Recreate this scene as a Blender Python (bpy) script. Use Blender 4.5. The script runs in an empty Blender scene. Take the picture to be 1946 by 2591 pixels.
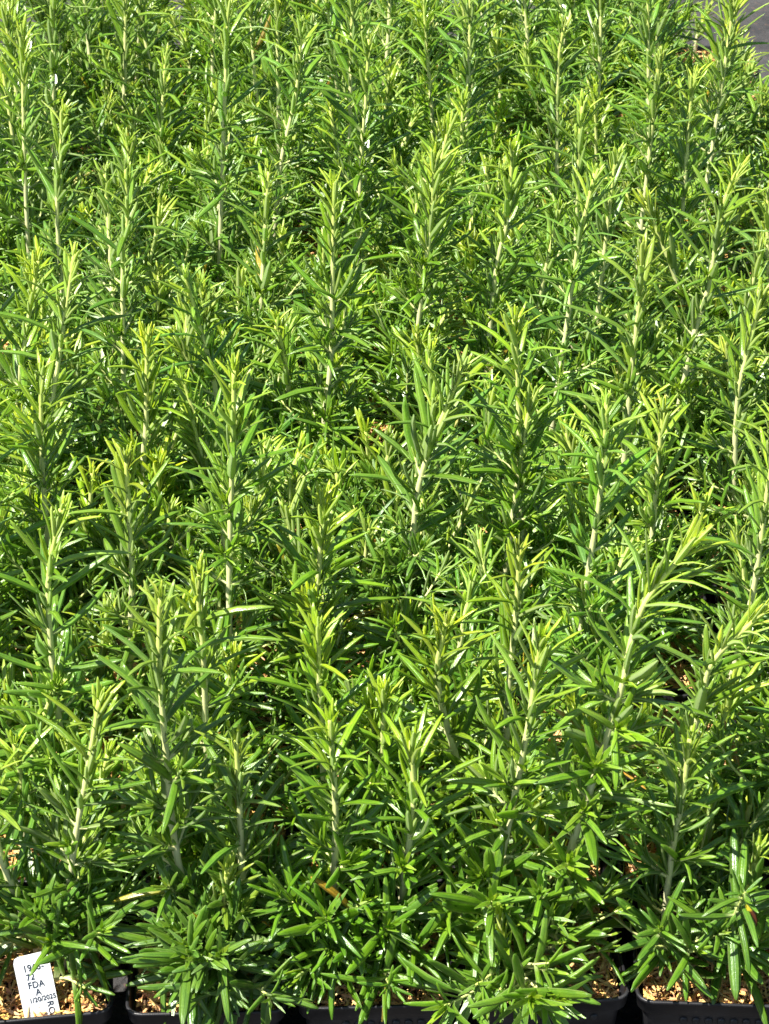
import bpy, math, random
import numpy as np
from mathutils import Vector, Matrix, Quaternion

S = bpy.context.scene
C = S.collection
R = math.radians
rnd = random.Random(11)

# ------------------------------------------------------------------ camera, sky, sun
W0, H0, FPX = 1946.0, 2591.0, 5520.0
PITCH = R(32.0)
RIM = 0.090                                   # pot rim height above the ground
CAM = Vector((0.0, -0.930, RIM + 0.917))
cam = bpy.data.cameras.new('camera')
cam_ob = bpy.data.objects.new('camera', cam)
C.objects.link(cam_ob)
cam_ob.location = CAM
cam_ob.rotation_euler = (R(90) - PITCH, 0, 0)
cam.sensor_fit = 'HORIZONTAL'
cam.sensor_width = 36.0
cam.lens = 36.0 * FPX / W0
cam.clip_start, cam.clip_end = 0.05, 500
cam.dof.use_dof = True
cam.dof.focus_distance = 1.5
cam.dof.aperture_fstop = 58.0
S.camera = cam_ob

SUN = Vector((-0.46, -0.20, 0.865)).normalized()        # towards the sun
wd = bpy.data.worlds.new('World')
S.world = wd
wd.use_nodes = True
nt = wd.node_tree
nt.nodes.clear()
wo = nt.nodes.new('ShaderNodeOutputWorld')
bg = nt.nodes.new('ShaderNodeBackground')
sk = nt.nodes.new('ShaderNodeTexSky')
sk.sky_type = 'NISHITA'
sk.sun_disc = False
sk.sun_elevation = math.asin(SUN.z)
sk.sun_rotation = math.atan2(SUN.x, SUN.y)
bg.inputs['Strength'].default_value = 0.055
nt.links.new(sk.outputs[0], bg.inputs[0])
nt.links.new(bg.outputs[0], wo.inputs[0])
sl = bpy.data.lights.new('sun', 'SUN')
sl.energy = 5.0
sl.angle = R(0.5)
sl.color = (1.0, 0.95, 0.86)
so = bpy.data.objects.new('sun', sl)
C.objects.link(so)
so.rotation_euler = SUN.to_track_quat('Z', 'Y').to_euler()
S.view_settings.view_transform = 'Standard'
S.view_settings.look = 'None'
S.view_settings.gamma = 1.0
S.view_settings.use_curve_mapping = False
S.view_settings.exposure = 1.42
S.render.engine = 'CYCLES'
S.cycles.max_bounces = 10
S.cycles.transmission_bounces = 8
S.cycles.diffuse_bounces = 5

# ------------------------------------------------------------------ helpers
CP, SP = math.cos(PITCH), math.sin(PITCH)
FWD = Vector((0, CP, -SP))
UPV = Vector((0, SP, CP))

def ray(px, py):
    return FWD + Vector((1, 0, 0)) * ((px - W0 / 2) / FPX) + UPV * ((H0 / 2 - py) / FPX)

def at_z(px, py, z):
    d = ray(px, py)
    return CAM + d * ((z - CAM.z) / d.z)

def at_y(px, py, y):
    d = ray(px, py)
    return CAM + d * ((y - CAM.y) / d.y)

def proj(p):
    v = Vector(p) - CAM
    z = v.dot(FWD)
    return (W0 / 2 + FPX * v.x / z, H0 / 2 - FPX * v.dot(UPV) / z, z)

def tag(o, label=None, cat=None, group=None, kind=None):
    if label: o['label'] = label
    if cat: o['category'] = cat
    if group: o['group'] = group
    if kind: o['kind'] = kind
    return o

def link(name, data, parent=None, loc=(0, 0, 0)):
    o = bpy.data.objects.new(name, data)
    C.objects.link(o)
    o.location = loc
    if parent: o.parent = parent
    return o

def mesh(name, verts, faces, mats, smooth=True, midx=None):
    m = bpy.data.meshes.new(name)
    m.from_pydata(verts, [], faces)
    for k in (mats if isinstance(mats, (list, tuple)) else [mats]):
        m.materials.append(k)
    if smooth:
        m.polygons.foreach_set('use_smooth', [True] * len(m.polygons))
    if midx is not None:
        m.polygons.foreach_set('material_index', midx)
    return m

# ------------------------------------------------------------------ materials
class NB:
    def __init__(self, name):
        self.m = bpy.data.materials.new(name)
        self.m.use_nodes = True
        self.t = self.m.node_tree
        self.t.nodes.clear()
        self.out = self.t.nodes.new('ShaderNodeOutputMaterial')
    def n(self, typ, ins=None, **kw):
        nd = self.t.nodes.new(typ)
        for k, v in kw.items(): setattr(nd, k, v)
        for k, v in (ins or {}).items(): self.s(nd, k, v)
        return nd
    def s(self, nd, k, v):
        if isinstance(v, bpy.types.NodeSocket): self.t.links.new(v, nd.inputs[k])
        else: nd.inputs[k].default_value = v
    def math(self, op, a, b=0.0, c=0.0):
        nd = self.n('ShaderNodeMath', operation=op)
        self.s(nd, 0, a); self.s(nd, 1, b); self.s(nd, 2, c)
        return nd.outputs[0]
    def mix(self, f, a, b, mode='MIX'):
        nd = self.n('ShaderNodeMix', data_type='RGBA', blend_type=mode)
        self.s(nd, 0, f); self.s(nd, 6, a); self.s(nd, 7, b)
        return nd.outputs[2]
    def ramp(self, x, lo, hi):
        nd = self.n('ShaderNodeMapRange', interpolation_type='SMOOTHSTEP')
        self.s(nd, 0, x); self.s(nd, 1, lo); self.s(nd, 2, hi)
        return nd.outputs[0]

def col(r, g, b): return (r, g, b, 1.0)

def leaf_top(name, joined, brown=False):
    b = NB(name)
    if joined:
        tint = b.n('ShaderNodeAttribute', attribute_name='tint').outputs['Color']
        rv = b.n('ShaderNodeNewGeometry').outputs['Random Per Island']
    else:
        oi = b.n('ShaderNodeObjectInfo')
        tint, rv = oi.outputs['Color'], oi.outputs['Random']
    uv = b.n('ShaderNodeUVMap', uv_map='UVMap').outputs[0]
    sp = b.n('ShaderNodeSeparateXYZ', {0: uv})
    u, v = sp.outputs[0], sp.outputs[1]
    av = b.math('ABSOLUTE', b.math('SUBTRACT', v, 0.5))
    comb = b.n('ShaderNodeCombineXYZ', {0: b.math('MULTIPLY', u, 46.0), 1: b.math('MULTIPLY', v, 8.0), 2: b.math('MULTIPLY', rv, 90.0)})
    fine = b.n('ShaderNodeTexNoise', {'Vector': comb.outputs[0], 'Scale': 1.0, 'Detail': 2.0})
    comb2 = b.n('ShaderNodeCombineXYZ', {0: b.math('MULTIPLY', u, 3.0), 1: v, 2: b.math('MULTIPLY', rv, 57.0)})
    big = b.n('ShaderNodeTexNoise', {'Vector': comb2.outputs[0], 'Scale': 1.6, 'Detail': 2.0})
    c = b.mix(b.ramp(big.outputs[0], 0.3, 0.75), b.mix(1.0, tint, col(.80, .86, .9), 'MULTIPLY'), b.mix(1.0, tint, col(1.2, 1.12, 1.0), 'MULTIPLY'))
    c = b.mix(b.math('MULTIPLY', b.ramp(fine.outputs[0], 0.4, 0.75), 0.34), c, b.mix(1.0, c, col(1.9, 1.7, 2.2), 'MULTIPLY'))
    c = b.mix(b.math('MULTIPLY', b.ramp(av, 0.07, 0.02), 0.5), c, b.mix(1.0, c, col(.42, .5, .5), 'MULTIPLY'))
    c = b.mix(b.math('MULTIPLY', b.ramp(av, 0.38, 0.48), 0.45), c, col(.34, .44, .16))
    c = b.mix(b.math('MULTIPLY', b.ramp(u, 0.20, 0.0), 0.75), c, col(.50, .54, .27))
    if brown:
        c = b.mix(b.ramp(u, 0.30, 0.38), c, col(.62, .50, .03))
        c = b.mix(b.ramp(u, 0.50, 0.58), c, col(.12, .035, .012))
    hgt = b.math('ADD', b.math('MULTIPLY', fine.outputs[0], 1.0), b.math('MULTIPLY', b.ramp(av, 0.0, 0.06), 0.5))
    bump = b.n('ShaderNodeBump', {'Strength': 0.34, 'Distance': 0.0005, 'Height': hgt})
    rough = b.math('MULTIPLY_ADD', rv, 0.16, 0.24)
    p = b.n('ShaderNodeBsdfPrincipled', {'Base Color': c, 'Roughness': rough, 'Normal': bump.outputs[0], 'Specular IOR Level': 0.8})
    tr = b.n('ShaderNodeBsdfTranslucent', {'Color': b.mix(1.0, c, col(1.5, 1.55, .7), 'MULTIPLY')})
    mx = b.n('ShaderNodeMixShader', {0: 0.32, 1: p.outputs[0], 2: tr.outputs[0]})
    b.t.links.new(mx.outputs[0], b.out.inputs[0])
    return b.m

def leaf_under(name):
    b = NB(name)
    uv = b.n('ShaderNodeUVMap', uv_map='UVMap').outputs[0]
    sp = b.n('ShaderNodeSeparateXYZ', {0: uv})
    av = b.math('ABSOLUTE', b.math('SUBTRACT', sp.outputs[1], 0.5))
    oi = b.n('ShaderNodeObjectInfo')
    base = b.mix(0.5, col(.50, .54, .33), b.mix(1.0, oi.outputs['Color'], col(1.5, 1.5, 1.5), 'MULTIPLY'))
    c = b.mix(b.math('MULTIPLY', b.ramp(av, 0.33, 0.46), 0.6), base, b.mix(1.0, oi.outputs['Color'], col(1.5, 1.4, 1.5), 'MULTIPLY'))
    c = b.mix(b.math('MULTIPLY', b.ramp(av, 0.08, 0.02), 0.6), c, col(.50, .56, .34))
    p = b.n('ShaderNodeBsdfPrincipled', {'Base Color': c, 'Roughness': 0.75, 'Specular IOR Level': 0.3})
    tr = b.n('ShaderNodeBsdfTranslucent', {'Color': col(.75, .9, .35)})
    mx = b.n('ShaderNodeMixShader', {0: 0.5, 1: p.outputs[0], 2: tr.outputs[0]})
    b.t.links.new(mx.outputs[0], b.out.inputs[0])
    return b.m

def stem_mat():
    b = NB('stem_bark')
    at = b.n('ShaderNodeAttribute', attribute_name='age').outputs['Fac']
    tc = b.n('ShaderNodeTexCoord').outputs['Object']
    mp = b.n('ShaderNodeMapping', {'Vector': tc, 'Scale': (900, 900, 90)})
    nz = b.n('ShaderNodeTexNoise', {'Vector': mp.outputs[0], 'Scale': 1.0, 'Detail': 3.0})
    cr = b.n('ShaderNodeValToRGB', {0: at})
    e = cr.color_ramp.elements
    e[0].position, e[0].color = 0.0, col(.26, .20, .13)
    e[1].position, e[1].color = 1.0, col(.52, .62, .12)
    k = e.new(0.22); k.color = col(.50, .46, .31)
    k = e.new(0.5); k.color = col(.66, .65, .36)
    k = e.new(0.8); k.color = col(.66, .70, .26)
    c = b.mix(b.math('MULTIPLY', b.ramp(nz.outputs[0], 0.35, 0.7), 0.35), cr.outputs[0], b.mix(1.0, cr.outputs[0], col(.62, .66, .5), 'MULTIPLY'))
    bump = b.n('ShaderNodeBump', {'Strength': 0.4, 'Distance': 0.0004, 'Height': nz.outputs[0]})
    p = b.n('ShaderNodeBsdfPrincipled', {'Base Color': c, 'Roughness': 0.6, 'Normal': bump.outputs[0], 'Subsurface Weight': 0.0})
    b.t.links.new(p.outputs[0], b.out.inputs[0])
    return b.m

def plastic(name, c0, c1, rough, dirt=True):
    b = NB(name)
    tc = b.n('ShaderNodeTexCoord').outputs['Object']
    nz = b.n('ShaderNodeTexNoise', {'Vector': tc, 'Scale': 55.0, 'Detail': 6.0, 'Roughness': 0.65})
    n2 = b.n('ShaderNodeTexNoise', {'Vector': tc, 'Scale': 900.0, 'Detail': 2.0})
    c = b.mix(b.ramp(nz.outputs[0], 0.42, 0.72), c0, c1)
    if dirt:
        c = b.mix(b.math('MULTIPLY', b.ramp(n2.outputs[0], 0.66, 0.74), 0.35), c, col(.16, .13, .10))
    bump = b.n('ShaderNodeBump', {'Strength': 0.15, 'Distance': 0.0004, 'Height': n2.outputs[0]})
    p = b.n('ShaderNodeBsdfPrincipled', {'Base Color': c, 'Roughness': b.math('MULTIPLY_ADD', nz.outputs[0], 0.3, rough - 0.15), 'Normal': bump.outputs[0]})
    b.t.links.new(p.outputs[0], b.out.inputs[0])
    return b.m

def husk_mat():
    b = NB('husk')
    at = b.n('ShaderNodeAttribute', attribute_name='tint').outputs['Color']
    tc = b.n('ShaderNodeTexCoord').outputs['Object']
    nz = b.n('ShaderNodeTexNoise', {'Vector': tc, 'Scale': 1400.0, 'Detail': 3.0})
    c = b.mix(b.ramp(nz.outputs[0], 0.35, 0.7), at, b.mix(1.0, at, col(.72, .64, .52), 'MULTIPLY'))
    bump = b.n('ShaderNodeBump', {'Strength': 0.4, 'Distance': 0.0003, 'Height': nz.outputs[0]})
    p = b.n('ShaderNodeBsdfPrincipled', {'Base Color': c, 'Roughness': 0.72, 'Normal': bump.outputs[0], 'Specular IOR Level': 0.3})
    b.t.links.new(p.outputs[0], b.out.inputs[0])
    return b.m

def soil_mat():
    b = NB('dark_soil')
    tc = b.n('ShaderNodeTexCoord').outputs['Object']
    nz = b.n('ShaderNodeTexNoise', {'Vector': tc, 'Scale': 260.0, 'Detail': 8.0, 'Roughness': 0.7})
    c = b.mix(b.ramp(nz.outputs[0], 0.3, 0.7), col(.03, .018, .010), col(.20, .11, .055))
    bump = b.n('ShaderNodeBump', {'Strength': 0.8, 'Distance': 0.003, 'Height': nz.outputs[0]})
    p = b.n('ShaderNodeBsdfPrincipled', {'Base Color': c, 'Roughness': 0.95, 'Normal': bump.outputs[0]})
    b.t.links.new(p.outputs[0], b.out.inputs[0])
    return b.m

def ground_mat():
    b = NB('nursery_floor')
    tc = b.n('ShaderNodeTexCoord').outputs['Object']
    nz = b.n('ShaderNodeTexNoise', {'Vector': tc, 'Scale': 9.0, 'Detail': 8.0, 'Roughness': 0.65})
    n2 = b.n('ShaderNodeTexNoise', {'Vector': tc, 'Scale': 130.0, 'Detail': 5.0, 'Roughness': 0.7})
    c = b.mix(b.ramp(nz.outputs[0], 0.35, 0.68), col(.016, .016, .017), col(.055, .053, .052))
    c = b.mix(b.math('MULTIPLY', b.ramp(n2.outputs[0], 0.55, 0.68), 0.7), c, col(.13, .07, .045))
    c = b.mix(b.math('MULTIPLY', b.ramp(n2.outputs[0], 0.42, 0.3), 0.7), c, col(.02, .02, .022))
    bump = b.n('ShaderNodeBump', {'Strength': 0.9, 'Distance': 0.006, 'Height': n2.outputs[0]})
    p = b.n('ShaderNodeBsdfPrincipled', {'Base Color': c, 'Roughness': 0.9, 'Normal': bump.outputs[0]})
    b.t.links.new(p.outputs[0], b.out.inputs[0])
    return b.m

def plain(name, c, rough=0.6):
    b = NB(name)
    p = b.n('ShaderNodeBsdfPrincipled', {'Base Color': c, 'Roughness': rough})
    b.t.links.new(p.outputs[0], b.out.inputs[0])
    return b.m

M_TOP = leaf_top('leaf_upper_side', False)
M_TOPJ = leaf_top('leaf_upper_side_joined', True)
M_BROWN = leaf_top('leaf_browned', False, True)
M_UND = leaf_under('leaf_underside')
M_STEM = stem_mat()
M_POT = plastic('black_plastic', col(.012, .012, .014), col(.028, .028, .032), 0.42)
M_HUSK = husk_mat()
M_SOIL = soil_mat()
M_GROUND = ground_mat()
M_TAG = plastic('white_tag_plastic', col(.80, .82, .84), col(.84, .86, .88), 0.5, False)
M_INK = plain('printed_ink', col(.02, .03, .05), 0.5)

# ------------------------------------------------------------------ ground
gm = mesh('ground', [(-60, -60, 0), (60, -60, 0), (60, 60, 0), (-60, 60, 0)], [(0, 1, 2, 3)], M_GROUND, False)
tag(link('ground', gm), kind='structure')

# ------------------------------------------------------------------ pots
PITCHX = 0.100
X_EDGE = -0.356                                # left edge of the pot bed
NCOL, NROW = 8, 16
POT_W = 0.0945

def rsq(w, r, z, n=5):
    """rounded square loop of full width w, corner radius r, at height z"""
    h = w / 2 - r
    out = []
    for q, (sx, sy) in enumerate(((1, 1), (-1, 1), (-1, -1), (1, -1))):
        for i in range(n):
            a = math.pi / 2 * (q + i / (n - 1))
            out.append((sx * h + r * math.cos(a), sy * h + r * math.sin(a), z))
    return out

def loft(loops, closed_bottom=False):
    v, f = [], []
    n = len(loops[0])
    for L in loops: v += L
    for k in range(len(loops) - 1):
        for i in range(n):
            j = (i + 1) % n
            f.append((k * n + i, k * n + j, (k + 1) * n + j, (k + 1) * n + i))
    return v, f

w = POT_W
v, f = loft([rsq(.070, .006, .0, 5), rsq(w - .0095, .0075, RIM - .0135), rsq(w - .0085, .008, RIM - .0115),
             rsq(w - .0100, .0075, RIM - .0120), rsq(.068, .006, .003)])
f.append(tuple(range(19, -1, -1)))
pot_body_mesh = mesh('pot_body', v, f, M_POT)
v, f = loft([rsq(w - .0088, .008, RIM - .0112), rsq(w - .0035, .009, RIM - .0112), rsq(w - .0028, .009, RIM - .0105),
             rsq(w - .0012, .0095, RIM - .0022), rsq(w, .0100, RIM - .0018), rsq(w, .0100, RIM - .0004), rsq(w - .0006, .0098, RIM),
             rsq(w - .0034, .0085, RIM), rsq(w - .0042, .0082, RIM - .0006), rsq(w - .0070, .0078, RIM - .0110)])
pot_rim_mesh = mesh('pot_rim', v, f, M_POT)
SOILZ = RIM - 0.010
v = rsq(w - .0082, .0078, SOILZ)
grid_v, grid_f = [], []
N = 14
hw = (w - .0096) / 2
for i in range(N + 1):
    for j in range(N + 1):
        x = -hw + 2 * hw * i / N; y = -hw + 2 * hw * j / N
        sx = max(abs(x), abs(y)) / hw
        k = 1.0
        if abs(x) > hw - .006 and abs(y) > hw - .006: k = .975
        grid_v.append((x * k, y * k, SOILZ + .003 * (1 - sx ** 2) + .0016 * math.sin(x * 210 + 1) * math.cos(y * 170)))
for i in range(N):
    for j in range(N):
        a = i * (N + 1) + j
        grid_f.append((a, a + N + 1, a + N + 2, a + 1))
soil_mesh = mesh('soil', grid_v, grid_f, M_SOIL)
# embossed bead under the rim
v, f = loft([[(.0026 * math.cos(t * math.pi / 5), 0, .0030 * math.sin(t * math.pi / 5)) for t in range(10)],
             [(.0024 * math.cos(t * math.pi / 5), -.0011, .0027 * math.sin(t * math.pi / 5)) for t in range(10)],
             [(.0013 * math.cos(t * math.pi / 5), -.0015, .0015 * math.sin(t * math.pi / 5)) for t in range(10)]])
f.append(tuple(range(20, 30)))
bead_mesh = mesh('bead', v, f, M_POT)

def husk_mesh(name, n, seed, bare):
    r = random.Random(seed)
    vs, fs, tint = [], [], []
    for _ in range(n):
        x = r.uniform(-hw + .001, hw - .001); y = r.uniform(-hw + .001, hw - .001)
        if abs(x) > hw - .005 and abs(y) > hw - .005: continue
        if math.hypot(x, y) < bare and r.random() < .6: continue
        ln = r.uniform(.0045, .0125); wd_ = r.uniform(.0009, .0024)
        a = r.uniform(0, math.tau); til = r.gauss(0, .32); rol = r.gauss(0, .6)
        M = Matrix.Translation((x, y, SOILZ + .0035 * (1 - (max(abs(x), abs(y)) / hw) ** 2) + r.uniform(.0008, .0062))) @ \
            Matrix.Rotation(a, 4, 'Z') @ Matrix.Rotation(til, 4, 'Y') @ Matrix.Rotation(rol, 4, 'X')
        b0 = len(vs)
        curl = r.uniform(.1, .5) * wd_; bend = r.uniform(-.12, .18) * ln
        for i, (t, k) in enumerate(((-.5, .35), (-.2, 1), (.2, .95), (.5, .25))):
            for s in (-.5, 0, .5):
                p = Vector((t * ln, s * k * wd_, (curl if s == 0 else 0) + bend * (1 - 4 * t * t)))
                p = M @ p
                lim = hw - .0004
                p.x = max(-lim, min(lim, p.x)); p.y = max(-lim, min(lim, p.y)); p.z = min(p.z, RIM + .0035)
                vs.append(p[:])
        for i in range(3):
            for j in range(2):
                q = b0 + i * 3 + j
                fs.append((q, q + 3, q + 4, q + 1))
        g = r.random()
        if g < .80: cc = (r.uniform(.62, .80), r.uniform(.39, .52), r.uniform(.13, .24))
        elif g < .94: cc = (.48, .24, .07)
        else: cc = (.20, .10, .05)
        tint += [(*cc, 1)] * 12
    m = mesh(name, vs, fs, M_HUSK)
    at = m.attributes.new('tint', 'FLOAT_COLOR', 'POINT')
    at.data.foreach_set('color', np.array(tint, dtype=np.float32).ravel())
    return m

husks = [husk_mesh('husk_mulch', 1500, 5 + k, .012) for k in range(3)]

pots = {}
front_jig = {1: (7.5, -.004, -.019), 2: (1.5, .001, -.014), 3: (2.0, .000, -.009), 4: (5.0, .000, -.006), 5: (-3.0, .0025, -.007)}
pot_labels = {0: 'black square pot in the front row on the outer side of the tagged pot',
              1: 'black square pot at the bed edge holding the white printed tag',
              2: 'black square pot next to the tagged pot, in the front row',
              3: 'black square front pot second along from the tagged pot',
              4: 'black square front pot with a wide patch of bare tan husks',
              5: 'black square front pot with a row of raised beads'}

NUM = 'zero one two three four five six seven eight nine ten eleven twelve thirteen fourteen fifteen'.split()
COLREF = {0: 'in the side column beyond the tagged pot', 1: 'behind the tagged pot', 2: 'behind the pot next to the tagged one',
          3: 'behind the second pot from the tagged one', 4: 'behind the pot with bare husks', 5: 'behind the pot with the star-shaped sprig',
          6: 'one column past the star-shaped sprig', 7: 'two columns past the star-shaped sprig'}
def where(row, c):
    return NUM[row] + (' row ' if row == 1 else ' rows ') + ('back, ' if c in (0, 6, 7) else '') + COLREF[c]

def in_view(x, y, margin=170):
    for z in (RIM, RIM + .12, RIM + .24):
        for dx in (-.05, .05):
            px, py, d = proj((x + dx, y, z))
            if -margin < px < W0 + margin and -margin < py < H0 + margin: return True
    return False

for row in range(NROW):
    for c in range(NCOL):
        x = X_EDGE + PITCHX * (c + .5); y = PITCHX * (row + .5)
        if not in_view(x, y): continue
        rz, dx, dy = rnd.gauss(0, 1.2), rnd.gauss(0, .0006), rnd.gauss(0, .0006)
        if row == 0 and c in front_jig: rz, dx, dy = front_jig[c]
        e = link('plant_pot', None, loc=(x + dx, y + dy, 0))
        e.empty_display_size = .05
        e.rotation_euler.z = R(rz)
        if row == 0:
            tag(e, pot_labels.get(c, 'black square pot in the front row just past the star-shaped sprig'), 'pot', 'front row pots')
        else:
            tag(e, 'black square pot ' + where(row, c), 'pot', 'pots inside the bed')
        link('pot_body', pot_body_mesh, e)
        link('rim', pot_rim_mesh, e)
        link('soil', soil_mesh, e)
        h = link('husk_mulch', husks[(row * 3 + c) % 3], e)
        h.rotation_euler.z = R(90) * rnd.randrange(4)
        tag(h, kind='stuff')
        if row == 0:
            for k in range(7):
                link('bead', bead_mesh, e, ((k - 3) * .0074 + .004, -(w / 2 - .0054), RIM - .0185))
        pots[(row, c)] = e

# ------------------------------------------------------------------ leaf shapes
CURVES = (-.66, -.42, -.22, -.05, .10, .26)

def leaf_shape(cv, fine=True):
    """unit leaf: along +x, width 1, upper side +z; ring of 5 top verts and 1 below"""
    ts = (0, .10, .32, .62, .88, 1.0) if fine else (0, .2, .6, 1.0)
    wsx = (.34, .62, .96, 1.0, .74, .22) if fine else (.36, .88, .98, .2)
    vs, fs, mi, uv = [], [], [], []
    dep = .13                                # nominal width over length
    for t, k in zip(ts, wsx):
        z0 = cv * t * t
        sh = 1 - .25 * cv * cv * t
        if fine:
            for s, z in ((-.5, -.13), (-.27, .05), (0, -.06), (.27, .05), (.5, -.13)):
                vs.append((t * sh, s * k, z0 + z * k * dep)); uv.append((t, s + .5))
            vs.append((t * sh, 0, z0 - .24 * k * dep)); uv.append((t, .5))
        else:
            for s, z in ((-.5, -.08), (0, -.02), (.5, -.08)):
                vs.append((t * sh, s * k, z0 + z * k * dep)); uv.append((t, s + .5))
    n = 6 if fine else 3
    for i in range(len(ts) - 1):
        a = i * n
        if fine:
            for j in range(4):
                fs.append((a + j, a + n + j, a + n + j + 1, a + j + 1)); mi.append(0)
            fs.append((a + 4, a + n + 4, a + n + 5, a + 5)); mi.append(1)
            fs.append((a + 5, a + n + 5, a + n, a)); mi.append(1)
        else:
            for j in range(2):
                fs.append((a + j, a + n + j, a + n + j + 1, a + j + 1)); mi.append(0)
    if fine:
        e = (len(ts) - 1) * n
        fs.append((e, e + 5, e + 4, e + 3, e + 2, e + 1)); mi.append(0)
    return vs, fs, mi, uv

def leaf_mesh(cv, top):
    vs, fs, mi, uv = leaf_shape(cv)
    m = mesh('leaf', vs, fs, [top, M_UND], True, mi)
    ul = m.uv_layers.new(name='UVMap')
    idx = np.empty(len(m.loops), dtype=np.int32)
    m.loops.foreach_get('vertex_index', idx)
    ul.data.foreach_set('uv', np.array(uv, dtype=np.float32)[idx].ravel())
    return m

leaf_meshes = [leaf_mesh(cv, M_TOP) for cv in CURVES]
leaf_brown = leaf_mesh(-.22, M_BROWN)
low = [leaf_shape(cv, False) for cv in CURVES]
LOWV = np.array([l[0] for l in low])           # curve, vert, xyz
LOWF = np.array(low[0][1]); LOWUV = np.array(low[0][3], dtype=np.float32)

# ------------------------------------------------------------------ growing a shoot
def catmull(pts, n):
    P = [pts[0] * 2 - pts[1]] + list(pts) + [pts[-1] * 2 - pts[-2]]
    out = []
    segs = len(pts) - 1
    for k in range(n + 1):
        t = k / n * segs
        i = min(int(t), segs - 1); u = t - i
        a, b, c, d = P[i:i + 4]
        out.append(.5 * ((2 * b) + (c - a) * u + (2 * a - 5 * b + 4 * c - d) * u * u + (3 * b - a - 3 * c + d) * u ** 3))
    return out

class Path:
    def __init__(self, pts, n=26):
        self.p = catmull(pts, n)
        self.s = [0.0]
        for a, b in zip(self.p, self.p[1:]): self.s.append(self.s[-1] + (b - a).length)
        self.L = self.s[-1]
    def at(self, s):
        s = max(0, min(self.L, s))
        for i in range(len(self.p) - 1):
            if s <= self.s[i + 1] or i == len(self.p) - 2:
                d = self.s[i + 1] - self.s[i]
                return self.p[i].lerp(self.p[i + 1], (s - self.s[i]) / d if d else 0), (self.p[i + 1] - self.p[i]).normalized()

def lerp(a, b, t): return a + (b - a) * t
def prof(x, pts):
    for (x0, y0), (x1, y1) in zip(pts, pts[1:]):
        if x <= x1: return lerp(y0, y1, max(0, (x - x0) / (x1 - x0)))
    return pts[-1][1]

YOUNG, MID, OLD = (.400, .530, .024), (.146, .290, .011), (.096, .212, .009)
VAR = [1.0, 1.0, 1.0]
def tint_of(age, r):
    if r.random() < .006 and age > .6: return (r.uniform(.3, .5), r.uniform(.22, .36), .03)
    if age < .5: a, b, t = YOUNG, MID, age * 2
    else: a, b, t = MID, OLD, age * 2 - 1
    g = r.uniform(.86, 1.14)
    return (lerp(a[0], b[0], t) * g * r.uniform(.92, 1.1) * VAR[0], lerp(a[1], b[1], t) * g * VAR[1], lerp(a[2], b[2], t) * g * r.uniform(.7, 1.8) * VAR[2])

def put_leaf(out, r, p, ax, az, theta, ln, wd_, cv, age, roll=.22):
    ref = Vector((1, 0, 0)) if abs(ax.x) < .9 else Vector((0, 1, 0))
    e1 = (ref - ax * ref.dot(ax)).normalized(); e2 = ax.cross(e1)
    rad = e1 * math.cos(az) + e2 * math.sin(az)
    d = (ax * math.cos(theta) + rad * math.sin(theta)).normalized()
    n = (ax * math.sin(theta) - rad * math.cos(theta)).normalized()
    q = Quaternion(d, r.gauss(0, roll)); n = q @ n
    out.append((p, d, n, ln, wd_, cv, tint_of(age, r)))

def grow(out, r, path, length_scale=1.0, twig=False, front=False, older=0.0, spread=False):
    """leaf pairs up the stem, small leaves in the axils, side shoots low down"""
    L = path.L; s = .006 if twig else .022; az0 = r.uniform(0, math.pi); k = 0; twigs = []
    while s < L:
        p, ax = path.at(s)
        q = (L - s)                                # distance below the tip, metres
        ft = q / (.080 if not twig else .034)
        theta = prof(ft, ((0, .16), (.25, .38), (.6, .66), (1.0, .86), (2.0, 1.12), (3.2, 1.45)))
        ln = prof(ft, ((0, .011), (.2, .027), (.5, .041), (1.0, .048), (2.0, .042), (3.2, .033))) * length_scale
        if spread: theta = max(theta, .85 + .25 * ft)
        age = prof(ft, ((0, .0), (.35, .28), (.8, .55), (1.6, .85), (3, 1.0)))
        if spread: age = max(age, .25)
        if twig: ln *= (.92 if front else .72); age = min(1, age * .8 + max(older, .12))
        for h in (0, math.pi):
            if not twig and ft > 2.4 and r.random() < .25: continue
            th = theta + r.gauss(0, .13)
            cv = r.choice((-.66, -.42, -.42, -.22, -.05)) if ft < .8 else r.choice((-.42, -.22, -.05, -.05, .10, .10, .26))
            l = ln * r.uniform(.74, 1.2)
            put_leaf(out, r, p, ax, az0 + h + r.gauss(0, .16), th, l, l * prof(ft, ((0, .105), (.3, .090), (.6, .096), (1.2, .106), (2.2, .130), (3, .160))) * (1.2 if twig and front else 1) * r.uniform(.85, 1.2) + .0006, cv, age)
            if not twig and ft > .45:               # axillary tuft
                for _ in range(r.choice((1, 2, 2, 3))):
                    l2 = ln * r.uniform(.35, .75)
                    put_leaf(out, r, p + ax * r.uniform(.000, .003), ax, az0 + h + r.gauss(0, .42), th * r.uniform(.30, .75), l2,
                             l2 * .115 + .0005, r.choice((-.22, -.05, .10)), max(.36 if ft > .9 else .1, age * r.uniform(.4, .9)))
            if not twig and ft > 1.1 and r.random() < (.80 if front else .72):
                twigs.append((p, ax, az0 + h + r.gauss(0, .2), min(.055, .012 + .014 * (ft - 1.0)) * r.uniform(.6, 1.4)))
        if ft < .3:
            for _ in range(2):
                l = ln * r.uniform(.6, 1.0)
                put_leaf(out, r, p, ax, r.uniform(0, 6.28), theta * .6, l, l * .13, -.05, .5 if spread else .3 if twig else 0.0)
        s += prof(ft, ((0, .0030), (.3, .0062), (.8, .0105), (1.6, .0160), (3, .0180))) * (.62 if twig else 1) * r.uniform(.85, 1.15)
        az0 += math.pi / 2 + r.gauss(0, .1); k += 1
    return twigs

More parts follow.
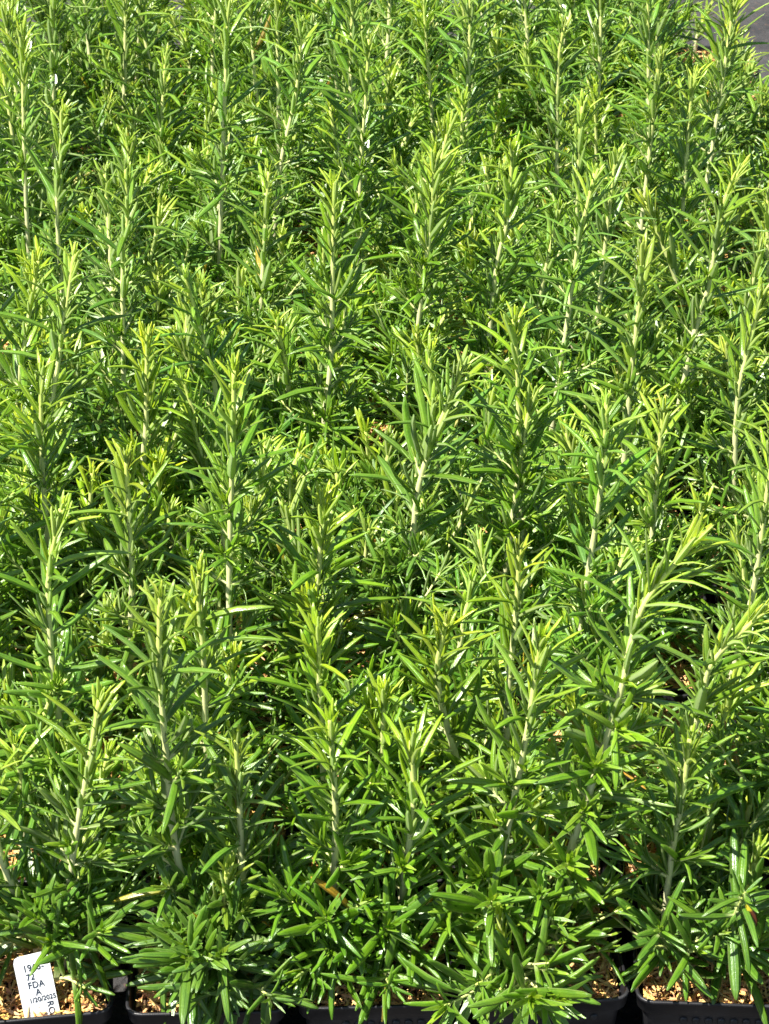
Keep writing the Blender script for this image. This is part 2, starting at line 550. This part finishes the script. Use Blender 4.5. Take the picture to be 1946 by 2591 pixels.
def tube(vs, fs, ages, path, r0, r1, a0, a1, n, sides=6, nodes=True, r=None):
    b = len(vs)
    for k in range(n + 1):
        t = k / n
        p, ax = path.at(t * path.L)
        ref = Vector((1, 0, 0)) if abs(ax.x) < .9 else Vector((0, 1, 0))
        e1 = (ref - ax * ref.dot(ax)).normalized(); e2 = ax.cross(e1)
        rr = lerp(r0, r1, t) * (1.16 if (nodes and k % 3 == 0) else 1.0)
        for i in range(sides):
            a = math.tau * i / sides + .4
            vs.append(p + (e1 * math.cos(a) + e2 * math.sin(a)) * rr); ages.append(lerp(a0, a1, t))
    for k in range(n):
        for i in range(sides):
            j = (i + 1) % sides
            fs.append((b + k * sides + i, b + k * sides + j, b + (k + 1) * sides + j, b + (k + 1) * sides + i))
    fs.append(tuple(b + n * sides + i for i in range(sides)))

# ------------------------------------------------------------------ stems read from the photograph
# (tip, then points down the stem), pixels of a 1661-wide view of the photograph
K = W0 / 1661.0
TR = [
 [(-40, 1640), (5, 1860), (75, 2030)], [(215, 1510), (190, 1660), (165, 1800), (150, 1920)],
 [(345, 1290), (345, 1450), (360, 1640), (375, 1800), (400, 1950)], [(510, 1600), (520, 1800), (525, 2000)],
 [(712, 1555), (725, 1750), (720, 1990)], [(888, 1600), (893, 1750), (870, 1920)], [(830, 1495), (825, 1650), (810, 1800)],
 [(1168, 1375), (1145, 1540), (1120, 1680), (1065, 1950)], [(1122, 1185), (1115, 1330), (1100, 1480)],
 [(1505, 1165), (1400, 1290), (1360, 1400), (1330, 1530)], [(1645, 1325), (1540, 1430), (1510, 1540)],
 [(1490, 1595), (1470, 1750), (1450, 1850)], [(1675, 960), (1655, 1080), (1620, 1310)], [(1310, 870), (1300, 1040), (1265, 1280)],
 [(1000, 795), (940, 940), (905, 1050), (890, 1180), (870, 1400)], [(505, 800), (505, 960), (500, 1050), (495, 1300)],
 [(700, 1075), (687, 1250), (680, 1330)], [(430, 1240), (430, 1330), (440, 1430)], [(690, 1350), (690, 1480)],
 [(272, 990), (280, 1130), (285, 1280)], [(132, 1100), (105, 1250), (112, 1420), (130, 1590)], [(88, 800), (90, 950), (95, 1060)],
 [(318, 725), (315, 930), (310, 990)], [(494, -10), (488, 150), (480, 400), (475, 630)], [(138, 245), (125, 400), (125, 500), (135, 640)],
 [(48, 65), (50, 200), (55, 400)], [(272, -60), (270, 150), (265, 330)], [(272, 365), (275, 480), (265, 600)],
 [(722, 395), (718, 650), (715, 780), (700, 950)], [(938, 345), (930, 500), (915, 600), (890, 830)], [(797, 85), (790, 220), (780, 350)],
 [(652, 55), (640, 200), (605, 370)], [(1015, -40), (1015, 80), (1010, 200)], [(975, 265), (950, 370)], [(1108, 325), (1095, 480), (1070, 600)],
 [(1285, 375), (1245, 550), (1225, 700)], [(1218, 55), (1205, 180)], [(1258, 230), (1250, 350)], [(1388, 540), (1380, 660), (1360, 850)],
 [(1595, 370), (1560, 450), (1530, 620), (1490, 760)], [(1645, 640), (1610, 780), (1590, 900)], [(1424, 125), (1415, 220)],
 [(1432, 890), (1420, 1020)], [(1155, 850), (1130, 960)], [(1110, 690), (1120, 880)], [(962, 1345), (950, 1500)], [(1335, 335), (1320, 420)],
 [(1580, 5), (1575, 80)], [(1500, 165), (1490, 250)], [(120, -60), (115, 60)], [(600, -30), (600, 100)], [(770, -50), (760, 60)], [(1400, -50), (1400, 40)],
]
assigned = {k: [] for k in pots}
SZ = SOILZ + .002
order = sorted(range(len(TR)), key=lambda i: -TR[i][0][1])
for i in order:
    px = [(x * K, y * K) for x, y in TR[i]]
    best = None
    for hh in np.arange(.14, .345, .005):
        tip = at_z(*px[0], RIM + hh)
        for (row, c), e in pots.items():
            bx, by = e.location.x, e.location.y
            if abs(tip.y - by) > .075 or abs(tip.x - bx) > .16: continue
            lowp = at_y(*px[-1], lerp(by, tip.y, .3))
            if lowp.z < SZ + .004: continue
            if lowp.z > tip.z - .01: continue
            nx = lowp.x + (lowp.x - tip.x) / (tip.z - lowp.z) * (lowp.z - SZ) * .6
            cost = abs(hh - (.21 if tip.y < .12 else .26)) / .05 + abs(nx - bx) / .025 + abs(tip.y - by) / .035 + len(assigned[(row, c)]) * .9 + (3 if row == 0 and len(assigned[(row, c)]) > 1 else 0)
            if best is None or cost < best[0]: best = (cost, hh, (row, c), tip, nx)
    if best is None: continue
    cost, hh, key, tip, nx = best
    e = pots[key]
    base = Vector((max(e.location.x - .030, min(e.location.x + .030, nx)), max(e.location.y - .026, min(e.location.y + .026, lerp(e.location.y, tip.y, .4))), SZ))
    pts = [base]
    for q in reversed(px[1:]):
        y = lerp(base.y, tip.y, .4)
        for _ in range(4):
            p = at_y(*q, y); y = lerp(base.y, tip.y, max(0, min(1, (p.z - base.z) / (tip.z - base.z))))
        if p.z > pts[-1].z + .012 and (len(pts) > 1 or (p - base).xy.length < .6 * (p.z - base.z) + .012): pts.append(p)
    pts.append(tip)
    assigned[key].append(pts)
    print('STEM', i, key, round(hh, 3), round(cost, 2))

# ------------------------------------------------------------------ all plants: leaves and stems as data first
SPRIGS = [(5, 1645, 2395, .030), (5, 1885, 2258, .085), (2, 468, 2470, .030), (2, 574, 2515, .022), (2, 690, 2528, .020), (3, 826, 2400, .034), (3, 985, 2500, .022),
          (4, 1204, 2492, .024), (4, 1264, 2505, .018), (1, 215, 2500, .022)]
TAGC = at_z(105, 2510, RIM + .012)
plants = []
for (row, c), e in pots.items():
    r = random.Random(row * 100 + c * 7 + 3)
    stems = [(p, True) for p in assigned[(row, c)]]
    k = r.gauss(1, .07); VAR[:] = [k * r.gauss(1, .045), k, k * r.uniform(.8, 2.2)]
    want = (4 if assigned[(row, c)] else 5) + (0 < row < 8) if row else 3
    sparse = c == 7 and row >= 13
    if sparse: want = 1
    while len(stems) < want + (r.random() < .5):
        b = Vector((e.location.x + r.uniform(-.036, .036), e.location.y + r.uniform(-.036, .036), SZ))
        h = r.uniform(.06, .135) if row else r.uniform(.06, .10)
        if len(stems) == 0: h = r.uniform(.16, .22) if row < 11 and c else r.uniform(.20, .27)
        if sparse: h = r.uniform(.06, .10)
        elif c == 7 and row >= 9: h = r.uniform(.08, .12)
        if row == 0: b = e.location.lerp(b, .6); b.z = SZ
        t = b + Vector(((b.x - e.location.x) * .9 + r.gauss(0, .016), (b.y - e.location.y) * .7 + r.gauss(0, .016), h))
        stems.append(([b, b.lerp(t, .5) + Vector((r.gauss(0, .006), r.gauss(0, .006), 0)), t], False))
    if c == 0 and row >= 8:                      # edge plants lean out over the open ground
        for q in range(2):
            b = Vector((e.location.x - .02, e.location.y + r.uniform(-.03, .03), SZ))
            t = b + Vector((-r.uniform(.03, .075), r.gauss(0, .02), r.uniform(.14, .24)))
            stems.append(([b, b.lerp(t, .5) + Vector((-.008, 0, 0)), t], False))
    for (cc, qx, qy, qz) in SPRIGS:              # low star-shaped sprigs leaning out over the rim
        if row == 0 and c == cc:
            t = at_z(qx, qy, RIM + qz); b = e.location.lerp(t, .25); b.z = SZ
            stems.append(([b, b.lerp(t, .5) + Vector((0, 0, .007)), t], 'sprig'))
    leaves, sm = [], []
    for si, (pts, traced) in enumerate(stems):
        path = Path(pts)
        out = []
        vs, fs, ag = [], [], []
        sprig = traced == 'sprig'
        rad0 = .0025 if not sprig else .0013
        tube(vs, fs, ag, path, rad0 * r.uniform(.9, 1.12), .0013 if not sprig else .0006, .12 if not sprig else .4, 1.0, max(9, int(path.L / .006)), 7)
        tw = grow(out, r, path, r.uniform(.92, 1.08), sprig, row == 0, .6 if sprig else 0, sprig)
        if not sprig and not sparse:               # skirt of low shoots arching out over the rim
            for k in range(6 if row == 0 else 5):
                s = r.uniform(.006, .040 if row == 0 else .075); p, ax = path.at(s)
                tw.append((p, ax, r.uniform(0, math.tau) if k % 2 else r.uniform(-2.6, -.5), r.uniform(.030, .064)))
        for (p, ax, az, tl) in tw:
            ref = Vector((1, 0, 0)); e1 = (ref - ax * ref.dot(ax)).normalized(); e2 = ax.cross(e1)
            rad = e1 * math.cos(az) + e2 * math.sin(az)
            th = r.uniform(.75, 1.15)
            p1 = p + (ax * math.cos(th) + rad * math.sin(th)) * tl * .5
            p2 = p1 + (ax * math.cos(th * .75) + rad * math.sin(th * .75)) * tl * .5
            if p1.z < RIM + .004: p1.z = RIM + .004
            if p2.z < RIM + .006: p2.z = RIM + .006
            tp = Path([p, p1, p2], 8)
            tube(vs, fs, ag, tp, .0011, .0006, .55, .9, 6, 5, False)
            grow(out, r, tp, r.uniform(.85, 1.1), True, row == 0, .52 if p.z < RIM + .06 else .30)
        sm.append((vs, fs, ag))
        # keep leaves out of the soil and husks
        for (p, d, n, ln, wd_, cv, tn) in out:
            tipz = p.z + (d.z + n.z * cv) * ln
            if tipz < RIM - .002:
                q = p + d * ln
                if row == 0 and q.y < e.location.y - .052 and tipz > RIM - .05: pass
                else:
                    d = Vector((d.x, d.y, d.z + (RIM + .003 - tipz) / ln)).normalized()
                    n = (n - d * n.dot(d)).normalized()
            if row < 2 and c < 3:                 # the photograph shows the tag clear of leaves
                hit = [proj(p + d * (ln * t) + n * (cv * t * t * ln)) for t in (.2, .4, .6, .8, 1)]
                if any(48 < h[0] < 165 and 2478 < h[1] < 2600 for h in hit): continue
                if any(((q - TAGC) - SUN * (q - TAGC).dot(SUN)).length < .017 for q in [p + d * (ln * t) + n * (cv * t * t * ln) for t in (.25, .5, .75, 1)]): continue
            if row < 2 and c in (4, 5) and traced != 'sprig':      # bare husks left open in these two pots
                hit = [proj(p + d * (ln * t) + n * (cv * t * t * ln)) for t in (.3, .6, 1)]
                if any((1330 < h[0] < 1575 and 2285 < h[1] < 2500) or (1700 < h[0] < 1860 and 2430 < h[1] < 2530) for h in hit) and r.random() < .72: continue
            leaves.append((si, p, d, n, ln, wd_, cv, tn))
    plants.append(((row, c), e, sm, leaves))

# which leaves the camera can pick apart: a small depth buffer over leaf samples
allv = [(pi, l) for pi, pl in enumerate(plants) for l in pl[3]]
P = np.array([l[1][:] for _, l in allv]); D = np.array([l[2][:] for _, l in allv]); Nn = np.array([l[3][:] for _, l in allv])
LN = np.array([l[4] for _, l in allv]); WD = np.array([l[5] for _, l in allv]); CV = np.array([l[6] for _, l in allv])
SD = np.cross(Nn, D)
CI = np.array([CURVES.index(x) for x in CV])
buf = np.full((560, 420), 1e9)
samp = []
for t in np.linspace(.05, .95, 14):
    for s in (-.35, 0, .35):
        Q = P + D * (t * LN)[:, None] + Nn * (CV * t * t * LN)[:, None] + SD * (s * WD)[:, None]
        V = Q - np.array(CAM[:])
        z = V @ np.array(FWD[:]); x = (W0 / 2 + FPX * V[:, 0] / z) / W0 * 385 + 17; y = (H0 / 2 - FPX * (V @ np.array(UPV[:])) / z) / H0 * 512 + 24
        xi = np.clip(x.astype(int), 0, 419); yi = np.clip(y.astype(int), 0, 559)
        np.minimum.at(buf, (yi, xi), z)
        samp.append((xi, yi, z, (x > 15) & (x < 404) & (y > 22) & (y < 538)))
vis = np.zeros(len(P))
for xi, yi, z, ok in samp: vis += ok & (z <= buf[yi, xi] + .004)
vis /= len(samp)
first = np.cumsum([0] + [len(pl[3]) for pl in plants])
print('LEAVES', len(P), 'visible', int((vis > .15).sum()))

front_labels = {0: 'rosemary plant in the front row on the outer side of the tagged pot',
                1: 'rosemary plant leaning over the white printed plant tag',
                2: 'rosemary plant in the front pot right next to the tagged pot',
                3: 'rosemary plant in the front row, second pot along from the tagged one',
                4: 'rosemary plant in the front pot with the widest bare patch of tan husks',
                5: 'rosemary plant with one browned leaf and a low star-shaped sprig over bare husks'}
n_ind = 0
for pi, ((row, c), e, sm, leaves) in enumerate(plants):
    base = Vector((e.location.x, e.location.y, SZ))
    o = link('rosemary_plant', None, loc=base)
    o.empty_display_size = .04
    if row == 0: tag(o, front_labels.get(c, 'rosemary plant in the front row just past the star-shaped sprig'), 'plant', 'front row rosemary plants')
    else: tag(o, ('tall rosemary plant ' if assigned[(row, c)] else 'short rosemary plant ') + where(row, c), 'plant', 'rosemary plants behind the front row')
    st = []
    for vs, fs, ag in sm:
        m = mesh('stem', [(v - base)[:] for v in vs], fs, M_STEM)
        at = m.attributes.new('age', 'FLOAT', 'POINT')
        at.data.foreach_set('value', np.array(ag, dtype=np.float32))
        st.append(link('stem', m, o))
    ids = np.arange(first[pi], first[pi + 1])
    order_ = ids[np.argsort(-vis[ids] * LN[ids])]
    pick = [i for i in order_[:300] if vis[i] > .12]
    pset = set(pick)
    for i in pick:
        si, p, d, n, ln, wd_, cv, tn = allv[i][1]
        lf = bpy.data.objects.new('leaf', leaf_meshes[CI[i]])
        C.objects.link(lf)
        lf.parent = st[si]
        q = Matrix((d, n.cross(d), n)).transposed().to_quaternion()
        lf.rotation_mode = 'QUATERNION'
        lf.rotation_quaternion = q
        lf.location = p - base
        lf.scale = (ln, wd_, ln)
        lf.color = (*tn, 1)
        n_ind += 1
    rest = np.array([i for i in ids if i not in pset])
    if len(rest):
        T = LOWV[CI[rest]]                        # leaf, vert, xyz
        L3 = LN[rest][:, None, None]
        Vx = (P[rest] - np.array(base[:]))[:, None, :] + D[rest][:, None, :] * T[:, :, 0:1] * L3 + \
            SD[rest][:, None, :] * T[:, :, 1:2] * WD[rest][:, None, None] + Nn[rest][:, None, :] * T[:, :, 2:3] * L3
        nv = T.shape[1]
        Fx = (LOWF[None] + (np.arange(len(rest)) * nv)[:, None, None]).reshape(-1, 4)
        m = mesh('foliage', Vx.reshape(-1, 3).tolist(), Fx.tolist(), M_TOPJ)
        at = m.attributes.new('tint', 'FLOAT_COLOR', 'POINT')
        tc = np.array([(*allv[i][1][7], 1) for i in rest], dtype=np.float32)
        at.data.foreach_set('color', np.repeat(tc, nv, axis=0).ravel())
        ul = m.uv_layers.new(name='UVMap')
        idx = np.empty(len(m.loops), dtype=np.int32); m.loops.foreach_get('vertex_index', idx)
        ul.data.foreach_set('uv', LOWUV[idx % nv].ravel())
        tag(link('foliage', m, o), kind='stuff')
    if row == 0 and c == 5:
        p0 = at_z(1885, 2258, RIM + .085); p1 = at_z(1916, 2350, RIM + .068)
        d = (p1 - p0); ln = .021; d.normalize()
        n = (CAM - p0); n = (n - d * n.dot(d)).normalized()
        lf = link('leaf', leaf_brown, st[0], p0 - base)
        lf.rotation_mode = 'QUATERNION'
        lf.rotation_quaternion = Matrix((d, n.cross(d), n)).transposed().to_quaternion()
        lf.scale = (ln, .0048, ln); lf.color = (.12, .25, .02, 1)
        tag(lf, 'leaf turned yellow and dark brown at its tip')
print('INDIVIDUAL', n_ind, 'PLANTS', len(plants))

# ------------------------------------------------------------------ the white tag
def make_tag():
    bl = at_z(63, 2578, RIM - .006); br = at_z(158, 2562, RIM - .006)
    xa = (br - bl).normalized()
    back = Vector((-xa.y, xa.x, 0))
    lean = R(24)
    ya = (Vector((0, 0, 1)) * math.cos(lean) + back * math.sin(lean)).normalized()
    rot = Quaternion(xa.cross(ya).normalized(), R(4.5)); xa = rot @ xa; ya = rot @ ya
    na = xa.cross(ya)
    wdt = .0228
    org = bl + ya * .0 + na * 0.0
    e = link('plant_tag', None, loc=org)
    e.scale = (.90, 1.03, 1.0)
    e.rotation_mode = 'QUATERNION'
    e.rotation_quaternion = Matrix((xa, ya, na)).transposed().to_quaternion()
    tag(e, 'white plastic plant tag with printed code and date, stuck in front pot', 'tag')
    out = [(.0, -.005), (wdt, -.005), (wdt, -.003), (wdt, .0325), (wdt - .0010, .0352), (wdt - .0035, .0362), (.0035, .0362), (.0010, .0352), (0, .0325), (0, -.003)]
    k = len(out)
    vs = [(x, y, .0003) for x, y in out] + [(x, y, -.0003) for x, y in out]
    fs = [tuple(range(k)), tuple(range(2 * k - 1, k - 1, -1))] + [(i, i + k, (i + 1) % k + k, (i + 1) % k) for i in range(k)]
    link('tag_blade', mesh('tag_blade', vs, fs, M_TAG, False), e)
    for txt, x, y, sz, rz in (('1965-', .0062, .0268, .0047, 0), ('72', .0072, .0216, .0045, 0), ('FDA', .0073, .0166, .0046, 0), ('A', .0112, .0120, .0046, 0),
                              ('1/20/2025', .0062, .0082, .0034, 0), ('ROS', .0172, .0072, .0047, -90)):
        cu = bpy.data.curves.new('txt', 'FONT')
        cu.body = txt; cu.size = sz * 1.2; cu.space_character = 1.05; cu.offset = .00008
        tmp = bpy.data.objects.new('txt', cu)
        C.objects.link(tmp)
        dg = bpy.context.evaluated_depsgraph_get()
        m = bpy.data.meshes.new_from_object(tmp.evaluated_get(dg))
        bpy.data.objects.remove(tmp)
        m.materials.clear(); m.materials.append(M_INK)
        t = link('printed_text', m, e, (x - .0012, y, .00055))
        t.rotation_euler.z = R(rz)
make_tag()
